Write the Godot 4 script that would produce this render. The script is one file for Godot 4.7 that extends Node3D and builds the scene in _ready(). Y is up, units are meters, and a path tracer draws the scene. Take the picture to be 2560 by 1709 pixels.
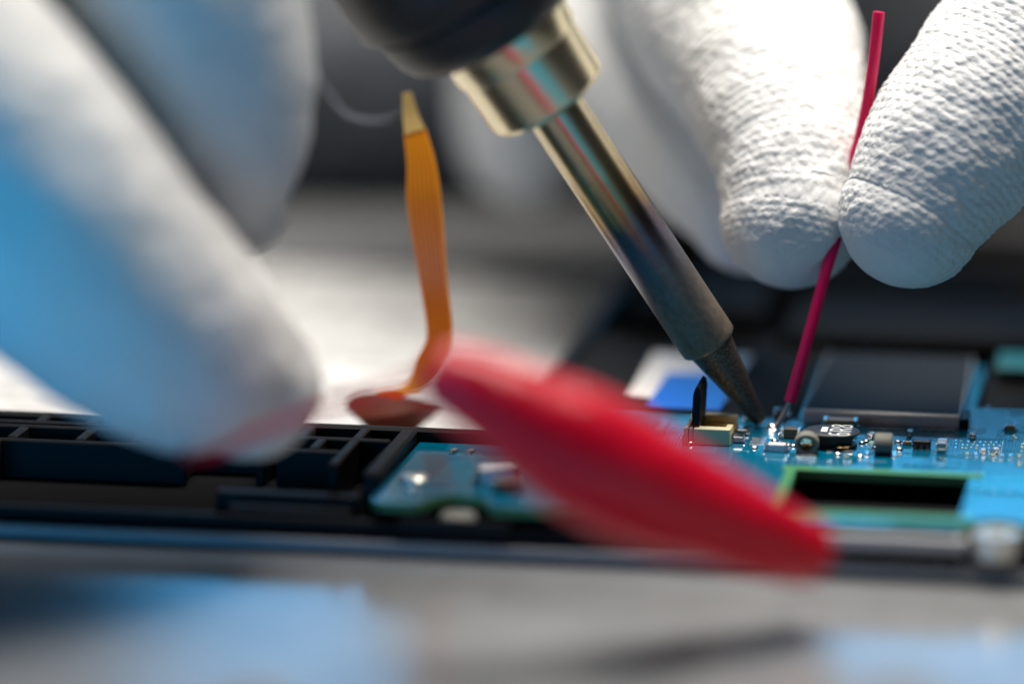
extends Node3D
# A repair bench in close-up. Helpers take millimetres; the scene is built in metres.
# x right, y up, z towards the viewer; the origin is the solder joint on the circuit board.

const MM := 0.001
const YAW := 10.0            # the laptop parts stand turned by this many degrees on the table
var rng := RandomNumberGenerator.new()
var bumps := FastNoiseLite.new()
var M := {}

# ---------------------------------------------------------------- mesh helpers
class MB:
	var v := PackedVector3Array()
	var n := PackedVector3Array()
	var uv := PackedVector2Array()
	var idx := PackedInt32Array()

	func vert(p: Vector3, nn: Vector3, t := Vector2.ZERO) -> int:
		v.append(p * 0.001)
		n.append(nn)
		uv.append(t)
		return v.size() - 1

	func tri_i(a: int, b: int, c: int) -> void:
		var nn := n[a] + n[b] + n[c]
		if (v[b] - v[a]).cross(v[c] - v[a]).dot(nn) > 0.0:
			idx.append_array([a, c, b])
		else:
			idx.append_array([a, b, c])

	func quad(a: Vector3, b: Vector3, c: Vector3, d: Vector3, nn: Vector3, ta := Vector2.ZERO, tb := Vector2.ZERO, tc := Vector2.ZERO, td := Vector2.ZERO) -> void:
		var i := vert(a, nn, ta)
		var j := vert(b, nn, tb)
		var k := vert(c, nn, tc)
		var l := vert(d, nn, td)
		tri_i(i, j, k)
		tri_i(i, k, l)

	func tri(a: Vector3, b: Vector3, c: Vector3, nn: Vector3) -> void:
		tri_i(vert(a, nn), vert(b, nn), vert(c, nn))

	# box from lo to hi with chamfered edges
	func box(lo: Vector3, hi: Vector3, bev := 0.0, t := Transform3D.IDENTITY) -> void:
		var c := (lo + hi) / 2.0
		var h := (hi - lo) / 2.0
		bev = minf(bev, minf(h.x, minf(h.y, h.z)) * 0.9)
		var at := func(x: float, y: float, z: float) -> Vector3: return t * (c + Vector3(x, y, z))
		for ax in 3:
			var u := (ax + 1) % 3
			var w := (ax + 2) % 3
			for s in [-1.0, 1.0]:
				var nn := Vector3.ZERO
				nn[ax] = s
				var p := []
				for q in [[-1, -1], [1, -1], [1, 1], [-1, 1]]:
					var e := Vector3.ZERO
					e[ax] = s * h[ax]
					e[u] = q[0] * (h[u] - bev)
					e[w] = q[1] * (h[w] - bev)
					p.append(t * (c + e))
				quad(p[0], p[1], p[2], p[3], (t.basis * nn).normalized())
			if bev > 0.0:
				for s in [-1.0, 1.0]:
					for r in [-1.0, 1.0]:
						var nn := Vector3.ZERO
						nn[u] = s
						nn[w] = r
						var p := []
						for q in [[-1, 0], [1, 0], [1, 1], [-1, 1]]:
							var e := Vector3.ZERO
							e[ax] = q[0] * (h[ax] - bev)
							e[u] = s * (h[u] - (0.0 if q[1] == 0 else bev))
							e[w] = r * (h[w] - (bev if q[1] == 0 else 0.0))
							p.append(t * (c + e))
						quad(p[0], p[1], p[2], p[3], (t.basis * nn).normalized())
		if bev > 0.0:
			for x in [-1.0, 1.0]:
				for y in [-1.0, 1.0]:
					for z in [-1.0, 1.0]:
						tri(at.call(x * h.x, y * (h.y - bev), z * (h.z - bev)), at.call(x * (h.x - bev), y * h.y, z * (h.z - bev)), at.call(x * (h.x - bev), y * (h.y - bev), z * h.z), (t.basis * Vector3(x, y, z)).normalized())

	# surface of revolution: profile of (radius, height) along the y axis of t; round corners come from repeated soft points
	func lathe(profile: Array, seg: int, t := Transform3D.IDENTITY, oval := 1.0) -> void:
		var total := 0.0
		var run := [0.0]
		for i in range(1, profile.size()):
			total += profile[i].distance_to(profile[i - 1])
			run.append(total)
		for i in range(profile.size() - 1):
			var p: Vector2 = profile[i]
			var q: Vector2 = profile[i + 1]
			if p.distance_to(q) < 1e-6:
				continue
			var d := (q - p).normalized()
			var np := d
			var nq := d
			if i > 0 and (profile[i] - profile[i - 1]).normalized().dot(d) > 0.8:
				np = ((profile[i] - profile[i - 1]).normalized() + d).normalized()
			if i + 2 < profile.size() and (profile[i + 2] - profile[i + 1]).normalized().dot(d) > 0.8:
				nq = ((profile[i + 2] - profile[i + 1]).normalized() + d).normalized()
			var base := v.size()
			for k in seg + 1:
				var a := TAU * k / seg
				var o := Vector3(cos(a), 0, sin(a) * oval)
				var on := Vector3(cos(a) * oval, 0, sin(a)).normalized()
				vert(t * (o * p.x + Vector3(0, p.y, 0)), (t.basis * (on * np.y + Vector3(0, -np.x, 0))).normalized(), Vector2(float(k) / seg, run[i] / total))
				vert(t * (o * q.x + Vector3(0, q.y, 0)), (t.basis * (on * nq.y + Vector3(0, -nq.x, 0))).normalized(), Vector2(float(k) / seg, run[i + 1] / total))
			for k in seg:
				var b := base + 2 * k
				tri_i(b, b + 1, b + 3)
				tri_i(b, b + 3, b + 2)

	# flat outline in the x-y plane of t, drawn out along z from z0 to z1
	func prism(poly: PackedVector2Array, z0: float, z1: float, t := Transform3D.IDENTITY) -> void:
		var ids := Geometry2D.triangulate_polygon(poly)
		for s in [[z0, -1.0], [z1, 1.0]]:
			for i in range(0, ids.size(), 3):
				var q := []
				for k in 3:
					q.append(t * Vector3(poly[ids[i + k]].x, poly[ids[i + k]].y, s[0]))
				tri(q[0], q[1], q[2], t.basis * Vector3(0, 0, s[1]))
		var turn := -1.0 if Geometry2D.is_polygon_clockwise(poly) else 1.0
		for i in poly.size():
			var a := poly[i]
			var b := poly[(i + 1) % poly.size()]
			var nn := Vector3(b.y - a.y, a.x - b.x, 0).normalized() * turn
			quad(t * Vector3(a.x, a.y, z0), t * Vector3(b.x, b.y, z0), t * Vector3(b.x, b.y, z1), t * Vector3(a.x, a.y, z1), (t.basis * nn).normalized())

	func mesh() -> ArrayMesh:
		var arrays := []
		arrays.resize(Mesh.ARRAY_MAX)
		arrays[Mesh.ARRAY_VERTEX] = v
		arrays[Mesh.ARRAY_NORMAL] = n
		arrays[Mesh.ARRAY_TEX_UV] = uv
		arrays[Mesh.ARRAY_INDEX] = idx
		var m := ArrayMesh.new()
		m.add_surface_from_arrays(Mesh.PRIMITIVE_TRIANGLES, arrays)
		return m

# smooth path through points with a value at each: returns [points, values] at even steps
func spline(pts: Array, vals: Array, count: int, smooth := 0.0) -> Array:
	var fine := []
	var fv := []
	for i in range(pts.size() - 1):
		for k in 24:
			var t := k / 24.0
			var a = pts[maxi(i - 1, 0)]
			var d = pts[mini(i + 2, pts.size() - 1)]
			fine.append(pts[i].cubic_interpolate(pts[i + 1], a, d, t))
			fv.append(cubic_interpolate(vals[i], vals[i + 1], vals[maxi(i - 1, 0)], vals[mini(i + 2, pts.size() - 1)], t))
	fine.append(pts[-1])
	fv.append(vals[-1])
	var run := [0.0]
	for i in range(1, fine.size()):
		run.append(run[-1] + fine[i].distance_to(fine[i - 1]))
	var op := []
	var ov := []
	var j := 0
	for k in count:
		var want: float = run[-1] * k / (count - 1)
		while j < run.size() - 2 and run[j + 1] < want:
			j += 1
		var f: float = clampf((want - run[j]) / maxf(run[j + 1] - run[j], 1e-9), 0, 1)
		op.append(fine[j].lerp(fine[j + 1], f))
		ov.append(lerpf(fv[j], fv[j + 1], f))
	# even out the bends where control points stand unevenly
	var reach := int(count / maxf(run[-1], 1e-6) * smooth)
	for turn in (3 if reach > 0 else 0):
		var sp := PackedVector3Array([Vector3.ZERO])
		var sv := PackedFloat32Array([0.0])
		for k in count:
			sp.append(sp[k] + op[k])
			sv.append(sv[k] + ov[k])
		for k in count:
			var w := mini(reach, mini(k, count - 1 - k))
			op[k] = (sp[k + w + 1] - sp[k - w]) / (2 * w + 1)
			ov[k] = (sv[k + w + 1] - sv[k - w]) / (2 * w + 1)
	return [op, ov, run[-1]]

# round body swept through the points, closed with domes; knit > 0 raises rows of stitches of that height
func sweep(mb: MB, pts: Array, radii: Array, along: int, around: int, knit := 0.0, lumps := 0.0, dome := 1.0, squash := 1.0) -> void:
	var sp := spline(pts, radii, along, 2.2 if lumps >= 0.3 or knit > 0.0 else 0.0)
	var c: Array = sp[0]
	var r: Array = sp[1]
	var step: float = sp[2] / (along - 1)
	var centres := []
	var rads := []
	var tans := []
	var t0: Vector3 = (c[1] - c[0]).normalized()
	var nc := maxi(4, int(r[0] * 1.57 / step))
	for j in nc:
		var a := (j + 0.02) / nc * PI / 2
		centres.append(c[0] - t0 * r[0] * dome * cos(a))
		rads.append(r[0] * sin(a))
		tans.append(t0)
	for i in along:
		centres.append(c[i])
		rads.append(r[i])
		tans.append((c[mini(i + 1, along - 1)] - c[maxi(i - 1, 0)]).normalized())
	var t1: Vector3 = tans[-1]
	for j in 6:
		var a := (j + 1) / 6.02 * PI / 2
		centres.append(c[-1] + t1 * r[-1] * dome * sin(a))
		rads.append(r[-1] * cos(a))
		tans.append(t1)
	var rows := centres.size()
	var u := t0.cross(Vector3(0, 0, 1)).normalized()
	var mean := 0.0
	for x in r:
		mean += x / r.size()
	var wales := maxf(8, roundf(TAU * mean / 1.9))
	var pos := PackedVector3Array()
	pos.resize(rows * around)
	var s := 0.0
	for i in rows:
		if i > 0:
			s += centres[i].distance_to(centres[i - 1])
		var tn: Vector3 = tans[i]
		u = (u - tn * u.dot(tn)).normalized()
		var w := tn.cross(u)
		var fade: float = clampf(rads[i] / mean * 1.4 - 0.25, 0, 1)
		for k in around:
			var a := TAU * k / around
			var dirn := u * cos(a) + w * sin(a)
			if squash != 1.0:
				dirn.z *= squash
			var p: Vector3 = centres[i] + dirn * rads[i]
			var h := 0.0
			if lumps > 0.0:
				h += lumps * bumps.get_noise_3dv(p * 4.0) + lumps * 0.35 * bumps.get_noise_3dv(p * 17.0)
			if knit > 0.0:
				var q := p + Vector3(30, 0, 0)
				var wa := a / TAU * wales + 0.28 * bumps.get_noise_3dv(q * 14.0)
				var course := s / 0.9 + 0.3 * bumps.get_noise_3dv(q * 11.0)
				var kk := floorf(course)
				var ph := wa + 0.5 * fmod(kk, 2.0)
				var side := 0.5 + 0.5 * cos(TAU * ph)
				var tt := course - kk + 0.2 * side
				var row := sin(PI * clampf(fmod(tt, 1.0), 0, 1))
				var strength := 0.8 + 0.45 * bumps.get_noise_3dv(q * 25.0)
				h += knit * fade * strength * (row * (0.5 + 0.5 * side) - 0.4 + 0.10 * sin(TAU * ph * 4.0 + course * 5.0))
			pos[i * around + k] = p + dirn * h
	var base := mb.v.size()
	for i in rows:
		for k in around:
			var pu := pos[mini(i + 1, rows - 1) * around + k] - pos[maxi(i - 1, 0) * around + k]
			var pw := pos[i * around + (k + 1) % around] - pos[i * around + (k + around - 1) % around]
			var nn := pw.cross(pu).normalized()
			if nn.dot(pos[i * around + k] - centres[i]) < 0.0 and i > 2 and i < rows - 3:
				nn = -nn
			elif i <= 2:
				nn = -tans[0]
			elif i >= rows - 3:
				nn = tans[-1]
			mb.vert(pos[i * around + k], nn, Vector2(float(k) / around, float(i) / rows))
	for i in rows - 1:
		for k in around:
			var a := base + i * around + k
			var b := base + i * around + (k + 1) % around
			mb.tri_i(a, b, b + around)
			mb.tri_i(a, b + around, a + around)

# thin band with thickness through the points; across: the width direction at each point, half: half widths
func band(mb: MB, pts: Array, across: Array, half: Array, thick: float, count: int) -> void:
	var sp := spline(pts, half, count)
	var sa := spline(across, half, count)
	var c: Array = sp[0]
	var h: Array = sp[1]
	var rings := []
	for i in count:
		var tn: Vector3 = (c[mini(i + 1, count - 1)] - c[maxi(i - 1, 0)]).normalized()
		var frac := float(i) / (count - 1) * (across.size() - 1)
		var ac: Vector3 = across[int(frac)].lerp(across[mini(int(frac) + 1, across.size() - 1)], frac - int(frac))
		ac = (ac - tn * ac.dot(tn)).normalized()
		rings.append([c[i], ac * h[i], ac.cross(tn).normalized()])
	for i in count - 1:
		var a = rings[i]
		var b = rings[i + 1]
		var f0 := float(i) / count
		var f1 := float(i + 1) / count
		for s in [-1.0, 1.0]:
			var oa: Vector3 = a[2] * thick / 2 * s
			var ob: Vector3 = b[2] * thick / 2 * s
			var i0 := mb.vert(a[0] - a[1] + oa, a[2] * s, Vector2(0, f0))
			var i1 := mb.vert(a[0] + a[1] + oa, a[2] * s, Vector2(1, f0))
			var i2 := mb.vert(b[0] + b[1] + ob, b[2] * s, Vector2(1, f1))
			var i3 := mb.vert(b[0] - b[1] + ob, b[2] * s, Vector2(0, f1))
			mb.tri_i(i0, i1, i2)
			mb.tri_i(i0, i2, i3)
			var e: Vector3 = a[1] * s
			var g: Vector3 = b[1] * s
			mb.quad(a[0] + e - oa, a[0] + e + oa, b[0] + g + ob, b[0] + g - ob, e.normalized())
	for q in [rings[0], rings[-1]]:
		var o: Vector3 = q[2] * thick / 2
		mb.quad(q[0] - q[1] - o, q[0] + q[1] - o, q[0] + q[1] + o, q[0] - q[1] + o, q[1].cross(q[2]).normalized() * (1.0 if q == rings[0] else -1.0))

# ---------------------------------------------------------------- node helpers
func part(called: String, mb: MB, mat: Material, parent: Node) -> MeshInstance3D:
	var o := MeshInstance3D.new()
	o.name = called
	o.mesh = mb.mesh()
	o.material_override = mat
	parent.add_child(o, true)
	return o

func copy_part(src: MeshInstance3D, at: Vector3, parent: Node, turn := 0.0) -> MeshInstance3D:
	var o: MeshInstance3D = src.duplicate()
	o.name = src.name
	parent.add_child(o, true)
	o.position = at * MM
	o.rotation_degrees.y = turn
	return o

func thing(called: String, label: String, category: String, at := Vector3.ZERO, turn := 0.0) -> Node3D:
	var o := Node3D.new()
	o.name = called
	add_child(o, true)
	o.position = at * MM
	o.rotation_degrees.y = turn
	o.set_meta("label", label)
	o.set_meta("category", category)
	return o

func block(called: String, lo: Vector3, hi: Vector3, mat: Material, parent: Node, bev := 0.05, turn := 0.0) -> MeshInstance3D:
	var mb := MB.new()
	var c := (lo + hi) / 2.0
	mb.box(lo - c, hi - c, bev)
	var o := part(called, mb, mat, parent)
	o.position = c * MM
	o.rotation_degrees.y = turn
	return o

# ---------------------------------------------------------------- materials
func lin(r: float, g: float, b: float) -> Color:
	return Color(r, g, b).linear_to_srgb()

func mat(called: String, c: Color, rough: float, metal := 0.0) -> StandardMaterial3D:
	var m := StandardMaterial3D.new()
	m.resource_name = called
	m.albedo_color = c
	m.roughness = rough
	m.metallic = metal
	M[called] = m
	return m

func noise_tex(freq: float, oct: int, lo: Color, hi: Color, seed_: int, size := 512) -> NoiseTexture2D:
	var n := FastNoiseLite.new()
	n.seed = seed_
	n.frequency = freq
	n.fractal_octaves = oct
	var t := NoiseTexture2D.new()
	t.width = size
	t.height = size
	t.seamless = true
	t.noise = n
	var g := Gradient.new()
	g.set_color(0, lo)
	g.set_color(1, hi)
	t.color_ramp = g
	return t

func grain(m: StandardMaterial3D, tile_mm: float, freq: float, dark: float, seed_: int, relief_mm := 0.0) -> void:
	m.uv1_triplanar = true
	m.uv1_scale = Vector3.ONE * (1000.0 / tile_mm)
	m.albedo_texture = noise_tex(freq, 4, Color(dark, dark, dark), Color.WHITE, seed_)
	if relief_mm > 0.0:
		m.heightmap_enabled = true
		m.heightmap_scale = relief_mm * 0.1
		m.heightmap_texture = noise_tex(freq, 4, Color.BLACK, Color.WHITE, seed_ + 7)

func make_materials() -> void:
	var m := mat("table", lin(0.185, 0.19, 0.195), 0.21)
	m.metallic_specular = 0.6
	grain(m, 60, 0.012, 0.92, 3)
	m = mat("paper", lin(0.50, 0.50, 0.495), 0.7)
	m = mat("glove", lin(0.75, 0.75, 0.74), 1.0)
	m.metallic_specular = 0.15
	grain(m, 6, 0.05, 0.93, 5, 0.03)
	m = mat("black_plastic", lin(0.013, 0.013, 0.014), 0.42)
	m.metallic_specular = 0.26
	grain(m, 5, 0.08, 0.6, 11, 0.012)
	m = mat("tray_plastic", lin(0.008, 0.008, 0.009), 0.9)
	m.metallic_specular = 0.1
	m = mat("dull_plastic", lin(0.018, 0.018, 0.019), 0.75)
	m.metallic_specular = 0.2
	grain(m, 9, 0.05, 0.6, 27)
	m = mat("mat_blue", lin(0.0, 0.30, 0.56), 0.55)
	grain(m, 20, 0.05, 0.85, 26)
	m = mat("grey_cover", lin(0.30, 0.305, 0.31), 0.38)
	grain(m, 6, 0.06, 0.8, 12)
	m = mat("rubber", lin(0.012, 0.013, 0.016), 0.48)
	grain(m, 8, 0.05, 0.7, 13, 0.01)
	m = mat("red_sleeve", lin(0.76, 0.006, 0.038), 0.26)
	m.metallic_specular = 0.5
	m.backlight_enabled = true
	m.backlight = lin(0.7, 0.01, 0.04)
	grain(m, 14, 0.02, 0.85, 14)
	m = mat("red_wire", lin(0.80, 0.003, 0.15), 0.42)
	m.backlight_enabled = true
	m.backlight = lin(0.8, 0.01, 0.2)
	grain(m, 3, 0.05, 0.9, 15, 0.004)
	m = mat("wire_core", lin(0.70, 0.58, 0.50), 0.4, 0.25)
	grain(m, 1, 0.06, 0.6, 16, 0.006)
	mat("solder", lin(0.78, 0.78, 0.80), 0.16, 1.0)
	m = mat("silver", lin(0.72, 0.70, 0.67), 0.22, 1.0)
	grain(m, 2, 0.06, 0.75, 17)
	mat("gold", lin(0.85, 0.58, 0.22), 0.25, 1.0)
	m = mat("cream_plastic", lin(0.62, 0.57, 0.36), 0.45)
	grain(m, 3, 0.05, 0.88, 18, 0.004)
	m = mat("amber_contacts", lin(0.30, 0.20, 0.05), 0.4)
	m = mat("ferrite", lin(0.20, 0.195, 0.165), 0.62)
	grain(m, 1.5, 0.06, 0.7, 19, 0.01)
	m = mat("ferrite_black", lin(0.018, 0.018, 0.02), 0.35)
	grain(m, 1.5, 0.06, 0.6, 20, 0.03)
	m = mat("inductor_top", lin(0.018, 0.018, 0.023), 0.5)
	grain(m, 2, 0.06, 0.6, 21, 0.004)
	mat("chip", lin(0.012, 0.008, 0.010), 0.4)
	mat("white_ceramic", lin(0.70, 0.70, 0.72), 0.3)
	mat("tan_ceramic", lin(0.36, 0.22, 0.09), 0.4)
	mat("brown_ceramic", lin(0.09, 0.065, 0.03), 0.4)
	mat("grey_ceramic", lin(0.22, 0.21, 0.20), 0.4)
	mat("print", lin(0.72, 0.74, 0.70), 0.6)
	m = mat("shield_metal", lin(0.78, 0.70, 0.64), 0.4, 0.3)
	grain(m, 3, 0.06, 0.8, 25)
	m = mat("shield_film", lin(0.034, 0.034, 0.035), 0.6)
	m.metallic_specular = 0.2
	grain(m, 9, 0.05, 0.75, 22, 0.004)
	m = mat("glass_fibre", lin(0.05, 0.24, 0.09), 0.4)
	grain(m, 2, 0.06, 0.7, 23)
	m = mat("dark_fibre", lin(0.01, 0.10, 0.06), 0.4)
	m = mat("port_metal", lin(0.42, 0.42, 0.45), 0.42, 0.6)
	m = mat("post_metal", lin(0.80, 0.77, 0.70), 0.3, 0.8)
	mat("blue_tape", lin(0.0, 0.10, 0.52), 0.35)
	mat("white_film", lin(0.72, 0.68, 0.64), 0.4)
	m = mat("navy_cloth", lin(0.09, 0.10, 0.115), 0.85)
	grain(m, 12, 0.05, 0.7, 24)
	m = mat("kapton", lin(0.90, 0.50, 0.03), 0.3)
	var stripes := Image.create(64, 4, false, Image.FORMAT_RGB8)
	stripes.fill(Color(1, 1, 1))
	for k in 6:
		stripes.fill_rect(Rect2i(6 + k * 9, 0, 4, 4), Color(0.90, 0.76, 0.54))
	m.albedo_texture = ImageTexture.create_from_image(stripes)
	m.backlight_enabled = true
	m.backlight = lin(1.0, 0.62, 0.06)
	m = mat("kapton_dark", lin(0.07, 0.014, 0.008), 0.5)
	m.metallic_specular = 0.18
	mat("contact_gold", lin(0.80, 0.55, 0.20), 0.35, 0.6)
	m = mat("smoke", Color(0.9, 0.92, 1.0, 0.03), 1.0)
	m.transparency = BaseMaterial3D.TRANSPARENCY_ALPHA

# ---------------------------------------------------------------- camera and light
func setup_view() -> void:
	var lens := CameraAttributesPhysical.new()
	lens.frustum_focal_length = 129.75
	lens.frustum_focus_distance = 0.412
	lens.frustum_near = 0.02
	lens.frustum_far = 20.0
	lens.exposure_aperture = 5.3
	var cam := Camera3D.new()
	cam.name = "camera"
	cam.attributes = lens
	add_child(cam)
	cam.position = Vector3(-27.727, 96.682, 408.833) * MM
	cam.rotation_degrees = Vector3(-12, 0, 0)
	cam.current = true

	var env := Environment.new()
	env.background_mode = Environment.BG_COLOR
	env.background_color = lin(0.012, 0.0125, 0.014)
	env.tonemap_mode = Environment.TONE_MAPPER_LINEAR
	env.tonemap_exposure = 1.15
	env.sdfgi_enabled = true
	env.ssao_enabled = true
	env.ssil_enabled = true
	var we := WorldEnvironment.new()
	we.name = "environment"
	we.environment = env
	add_child(we)

	# overhead softbox behind the work, the cool blue lamp low at the front left, the pale blue panel at the back
	area("key_softbox", Vector3(18, 430, -72), Vector3(-5, 20, 5), Vector2(0.34, 0.24), Color(1.0, 0.975, 0.94), 0.5)
	area("blue_lamp", Vector3(-135, 2, 135), Vector3(-68, 24, 45), Vector2(0.12, 0.08), lin(0.0, 0.35, 0.80), 0.0125)
	area("blue_panel", Vector3(175, 245, -800), Vector3(80, 0, 40), Vector2(0.66, 0.066), lin(0.10, 0.50, 1.0), 0.06)

func area(called: String, at: Vector3, to: Vector3, size: Vector2, c: Color, energy: float) -> void:
	var l := AreaLight3D.new()
	l.name = called
	l.area_size = size
	l.light_color = c
	l.light_energy = energy
	l.area_range = 4.0
	l.shadow_enabled = true
	add_child(l)
	l.look_at_from_position(at * MM, to * MM, Vector3.UP)

# ---------------------------------------------------------------- setting
func build_table() -> void:
	var o := block("tabletop", Vector3(-900, -46.5, -900), Vector3(900, -5.9, 900), M.table, self, 2.0)
	o.set_meta("kind", "structure")
	o.set_meta("label", "glossy grey tabletop under the laptop parts")

	# printed sheet behind the frame
	var im := Image.create(1024, 1024, false, Image.FORMAT_RGBA8)
	im.fill(Color(1, 1, 1))
	rng.seed = 4
	for line in 46:
		var x := 60
		var y := 40 + line * 21
		while x < 930:
			var w := rng.randi_range(12, 60)
			if rng.randf() < 0.84 and line % 9 != 8:
				im.fill_rect(Rect2i(x, y, w, 7), Color(0.25, 0.26, 0.28))
			x += w + 9
	var pm: StandardMaterial3D = M.paper
	pm.albedo_texture = ImageTexture.create_from_image(im)
	var mb := MB.new()
	mb.quad(Vector3(-105, 0, -62), Vector3(105, 0, -62), Vector3(105, 0, 62), Vector3(-105, 0, 62), Vector3.UP, Vector2(0, 0), Vector2(1, 0), Vector2(1, 1), Vector2(0, 1))
	var edge := 0.25
	mb.quad(Vector3(-105, -edge, 62), Vector3(105, -edge, 62), Vector3(105, 0, 62), Vector3(-105, 0, 62), Vector3(0, 0, 1))
	mb.quad(Vector3(105, -edge, -62), Vector3(105, -edge, 62), Vector3(105, 0, 62), Vector3(105, 0, -62), Vector3(1, 0, 0))
	mb.quad(Vector3(-105, -edge, -62), Vector3(-105, -edge, 62), Vector3(-105, 0, 62), Vector3(-105, 0, -62), Vector3(-1, 0, 0))
	mb.quad(Vector3(-105, 0, -62), Vector3(105, 0, -62), Vector3(105, -edge, -62), Vector3(-105, -edge, -62), Vector3(0, 0, -1))
	mb.quad(Vector3(-105, -edge, -62), Vector3(105, -edge, -62), Vector3(105, -edge, 62), Vector3(-105, -edge, 62), Vector3.DOWN)
	var p := thing("paper_sheet", "white printed paper sheet lying on the table behind the black frame", "paper", Vector3(-120, -5.6, -71.4), -YAW)
	part("sheet", mb, pm, p)

	# blue silicone work mat in front of the laptop parts; its blue shows in the gloves and in the polished ferrule
	var wm := thing("work_mat", "bright blue silicone work mat lying on the table in front of the frame", "mat", Vector3(-60, -5.9, 205))
	mb = MB.new()
	mb.box(Vector3(-170, 0.02, -105), Vector3(170, 2.0, 105), 0.6)
	part("sheet", mb, M.mat_blue, wm)

	# long padded case across the back
	var c := thing("padded_case", "long dark navy padded case lying across the back of the table", "case", Vector3(40, -5.9, -190))
	mb = MB.new()
	sweep(mb, [Vector3(-330, 22, 0), Vector3(-120, 22, -4), Vector3(60, 22, 0), Vector3(330, 22, 6)], [22.0, 22.3, 22.0, 22.3], 160, 72, 0.0, 1.2, 0.5)
	part("cover", mb, M.navy_cloth, c)

# ---------------------------------------------------------------- laptop frame
func build_chassis() -> void:
	var n := thing("laptop_frame", "black ribbed plastic laptop frame on a thin grey cover", "laptop part", Vector3(0, -5.9, 0), -YAW)
	var up := Vector3(0, 5.9, 0)
	var bar := func(called: String, a0: float, a1: float, b0: float, b1: float, h0: float, h1: float, m: Material, bev := 0.18) -> void:
		block(called, Vector3(a0, h0, b0) + up, Vector3(a1, h1, b1) + up, m, n, bev)
	bar.call("bottom_cover", -125.0, 90.0, 12.6, 41.6, -5.6, -4.2, M.grey_cover, 0.25)
	bar.call("bottom_cover", -27.2, 90.0, -150.0, 12.4, -5.6, -4.2, M.grey_cover, 0.25)
	for f in [[-118.0, 16.0], [-118.0, 36.0], [84.0, 36.0], [84.0, -140.0], [-20.0, -140.0], [-20.0, 30.0]]:
		var mb := MB.new()
		mb.lathe([Vector2(0, 0.0), Vector2(3, 0.0), Vector2(3, 0.29), Vector2(0, 0.29)], 20)
		part("foot", mb, M.rubber, n).position = Vector3(f[0], 0, f[1]) * MM
	# floor and walls
	bar.call("tray_floor", -125.0, 90.0, 12.6, 40.9, -4.195, -3.2, M.tray_plastic)
	bar.call("tray_floor", -27.2, 90.0, -150.0, 12.4, -4.195, -3.2, M.tray_plastic)
	bar.call("front_wall", -125.0, 90.0, 39.6, 40.9, -3.195, -2.3, M.black_plastic)
	bar.call("rear_rim", -125.0, -14.0, 12.6, 13.9, -3.195, 1.4, M.black_plastic, 0.3)
	bar.call("inner_wall", -38.3, -36.4, 13.95, 34.5, -3.195, 1.4, M.black_plastic, 0.3)
	bar.call("side_wall", -27.2, -25.6, -150.0, 12.55, -3.195, 1.0, M.black_plastic, 0.3)
	# ribs of the grid
	for q in [[-125.0, -50.2, 17.0, 17.75, 1.4], [-125.0, -38.35, 19.0, 19.8, 1.38], [-125.0, -60.0, 24.8, 25.7, 1.2], [-50.0, -42.8, 24.3, 25.2, 1.2], [-54.0, -38.35, 34.6, 36.2, -0.9]]:
		bar.call("rib", q[0], q[1], q[2], q[3], -3.195, q[4], M.black_plastic)
	for q in [[-93.0, 13.95, 16.95], [-79.4, 13.95, 16.95], [-68.6, 13.95, 16.95], [-55.0, 13.95, 16.95], [-42.3, 13.95, 18.95], [-80.2, 19.85, 24.75], [-72.4, 19.85, 24.75], [-91.0, 19.85, 24.75], [-46.0, 19.85, 24.2], [-42.3, 19.85, 31.0], [-81.5, 25.75, 29.0], [-86.0, 13.95, 16.95], [-73.6, 13.95, 16.95], [-61.8, 13.95, 16.95], [-48.6, 13.95, 18.95], [-86.0, 19.85, 24.75], [-66.0, 19.85, 24.75], [-61.0, 19.85, 24.75], [-52.0, 19.85, 24.2]]:
		bar.call("rib", q[0] - 0.55, q[0] + 0.55, q[1], q[2], -3.195, 1.35, M.black_plastic)
	bar.call("ledge", -52.0, -38.5, 38.0, 39.4, -3.195, -1.6, M.black_plastic, 0.3)
	# far end of the tray: cooling block and fan housing, out of focus
	bar.call("cover_plate", -25.5, 4.2, -49.5, -4.6, -3.195, 0.03, M.dull_plastic, 0.2)
	bar.call("cover_plate", 24.6, 68.0, -45.0, -13.4, -3.195, -0.6, M.dull_plastic, 0.2)
	bar.call("cooling_plate", -2.0, 30.0, -70.0, -44.0, -3.195, 1.8, M.dull_plastic, 0.6)
	bar.call("cooling_plate", 0.0, 26.0, -84.0, -73.0, -3.195, 2.4, M.dull_plastic, 0.6)
	bar.call("fan_housing", 33.0, 60.0, -78.0, -46.0, -3.195, 6.5, M.dull_plastic, 1.0)
	bar.call("fan_housing", -22.0, -5.0, -80.0, -50.0, -3.195, 3.0, M.dull_plastic, 1.0)
	# port shell under the front edge of the board, and the two threaded posts
	bar.call("port_shell", 8.6, 26.2, 36.0, 41.4, -2.9, -1.05, M.port_metal, 0.3)
	for a in [[-27.0, -0.9, 0.75], [29.2, 0.0, 1.0]]:
		var mb := MB.new()
		var d: float = a[1]
		mb.lathe([Vector2(0, 3.3), Vector2(2.2, 3.3), Vector2(2.55, 3.5), Vector2(2.6, 5.6 + d), Vector2(2.3, 6.0 + d), Vector2(1.2, 6.0 + d), Vector2(1.1, 5.2 + d), Vector2(0, 5.2 + d)], 40)
		var post := part("threaded_post", mb, M.post_metal, n)
		post.position = Vector3(a[0], -0.6, 39.0 if a[2] < 1.0 else 40.0) * MM
		post.scale = Vector3(a[2], 1, a[2])
	bar.call("front_wall", -33.0, -21.0, 40.95, 41.4, -3.195, -1.5, M.black_plastic)

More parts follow.
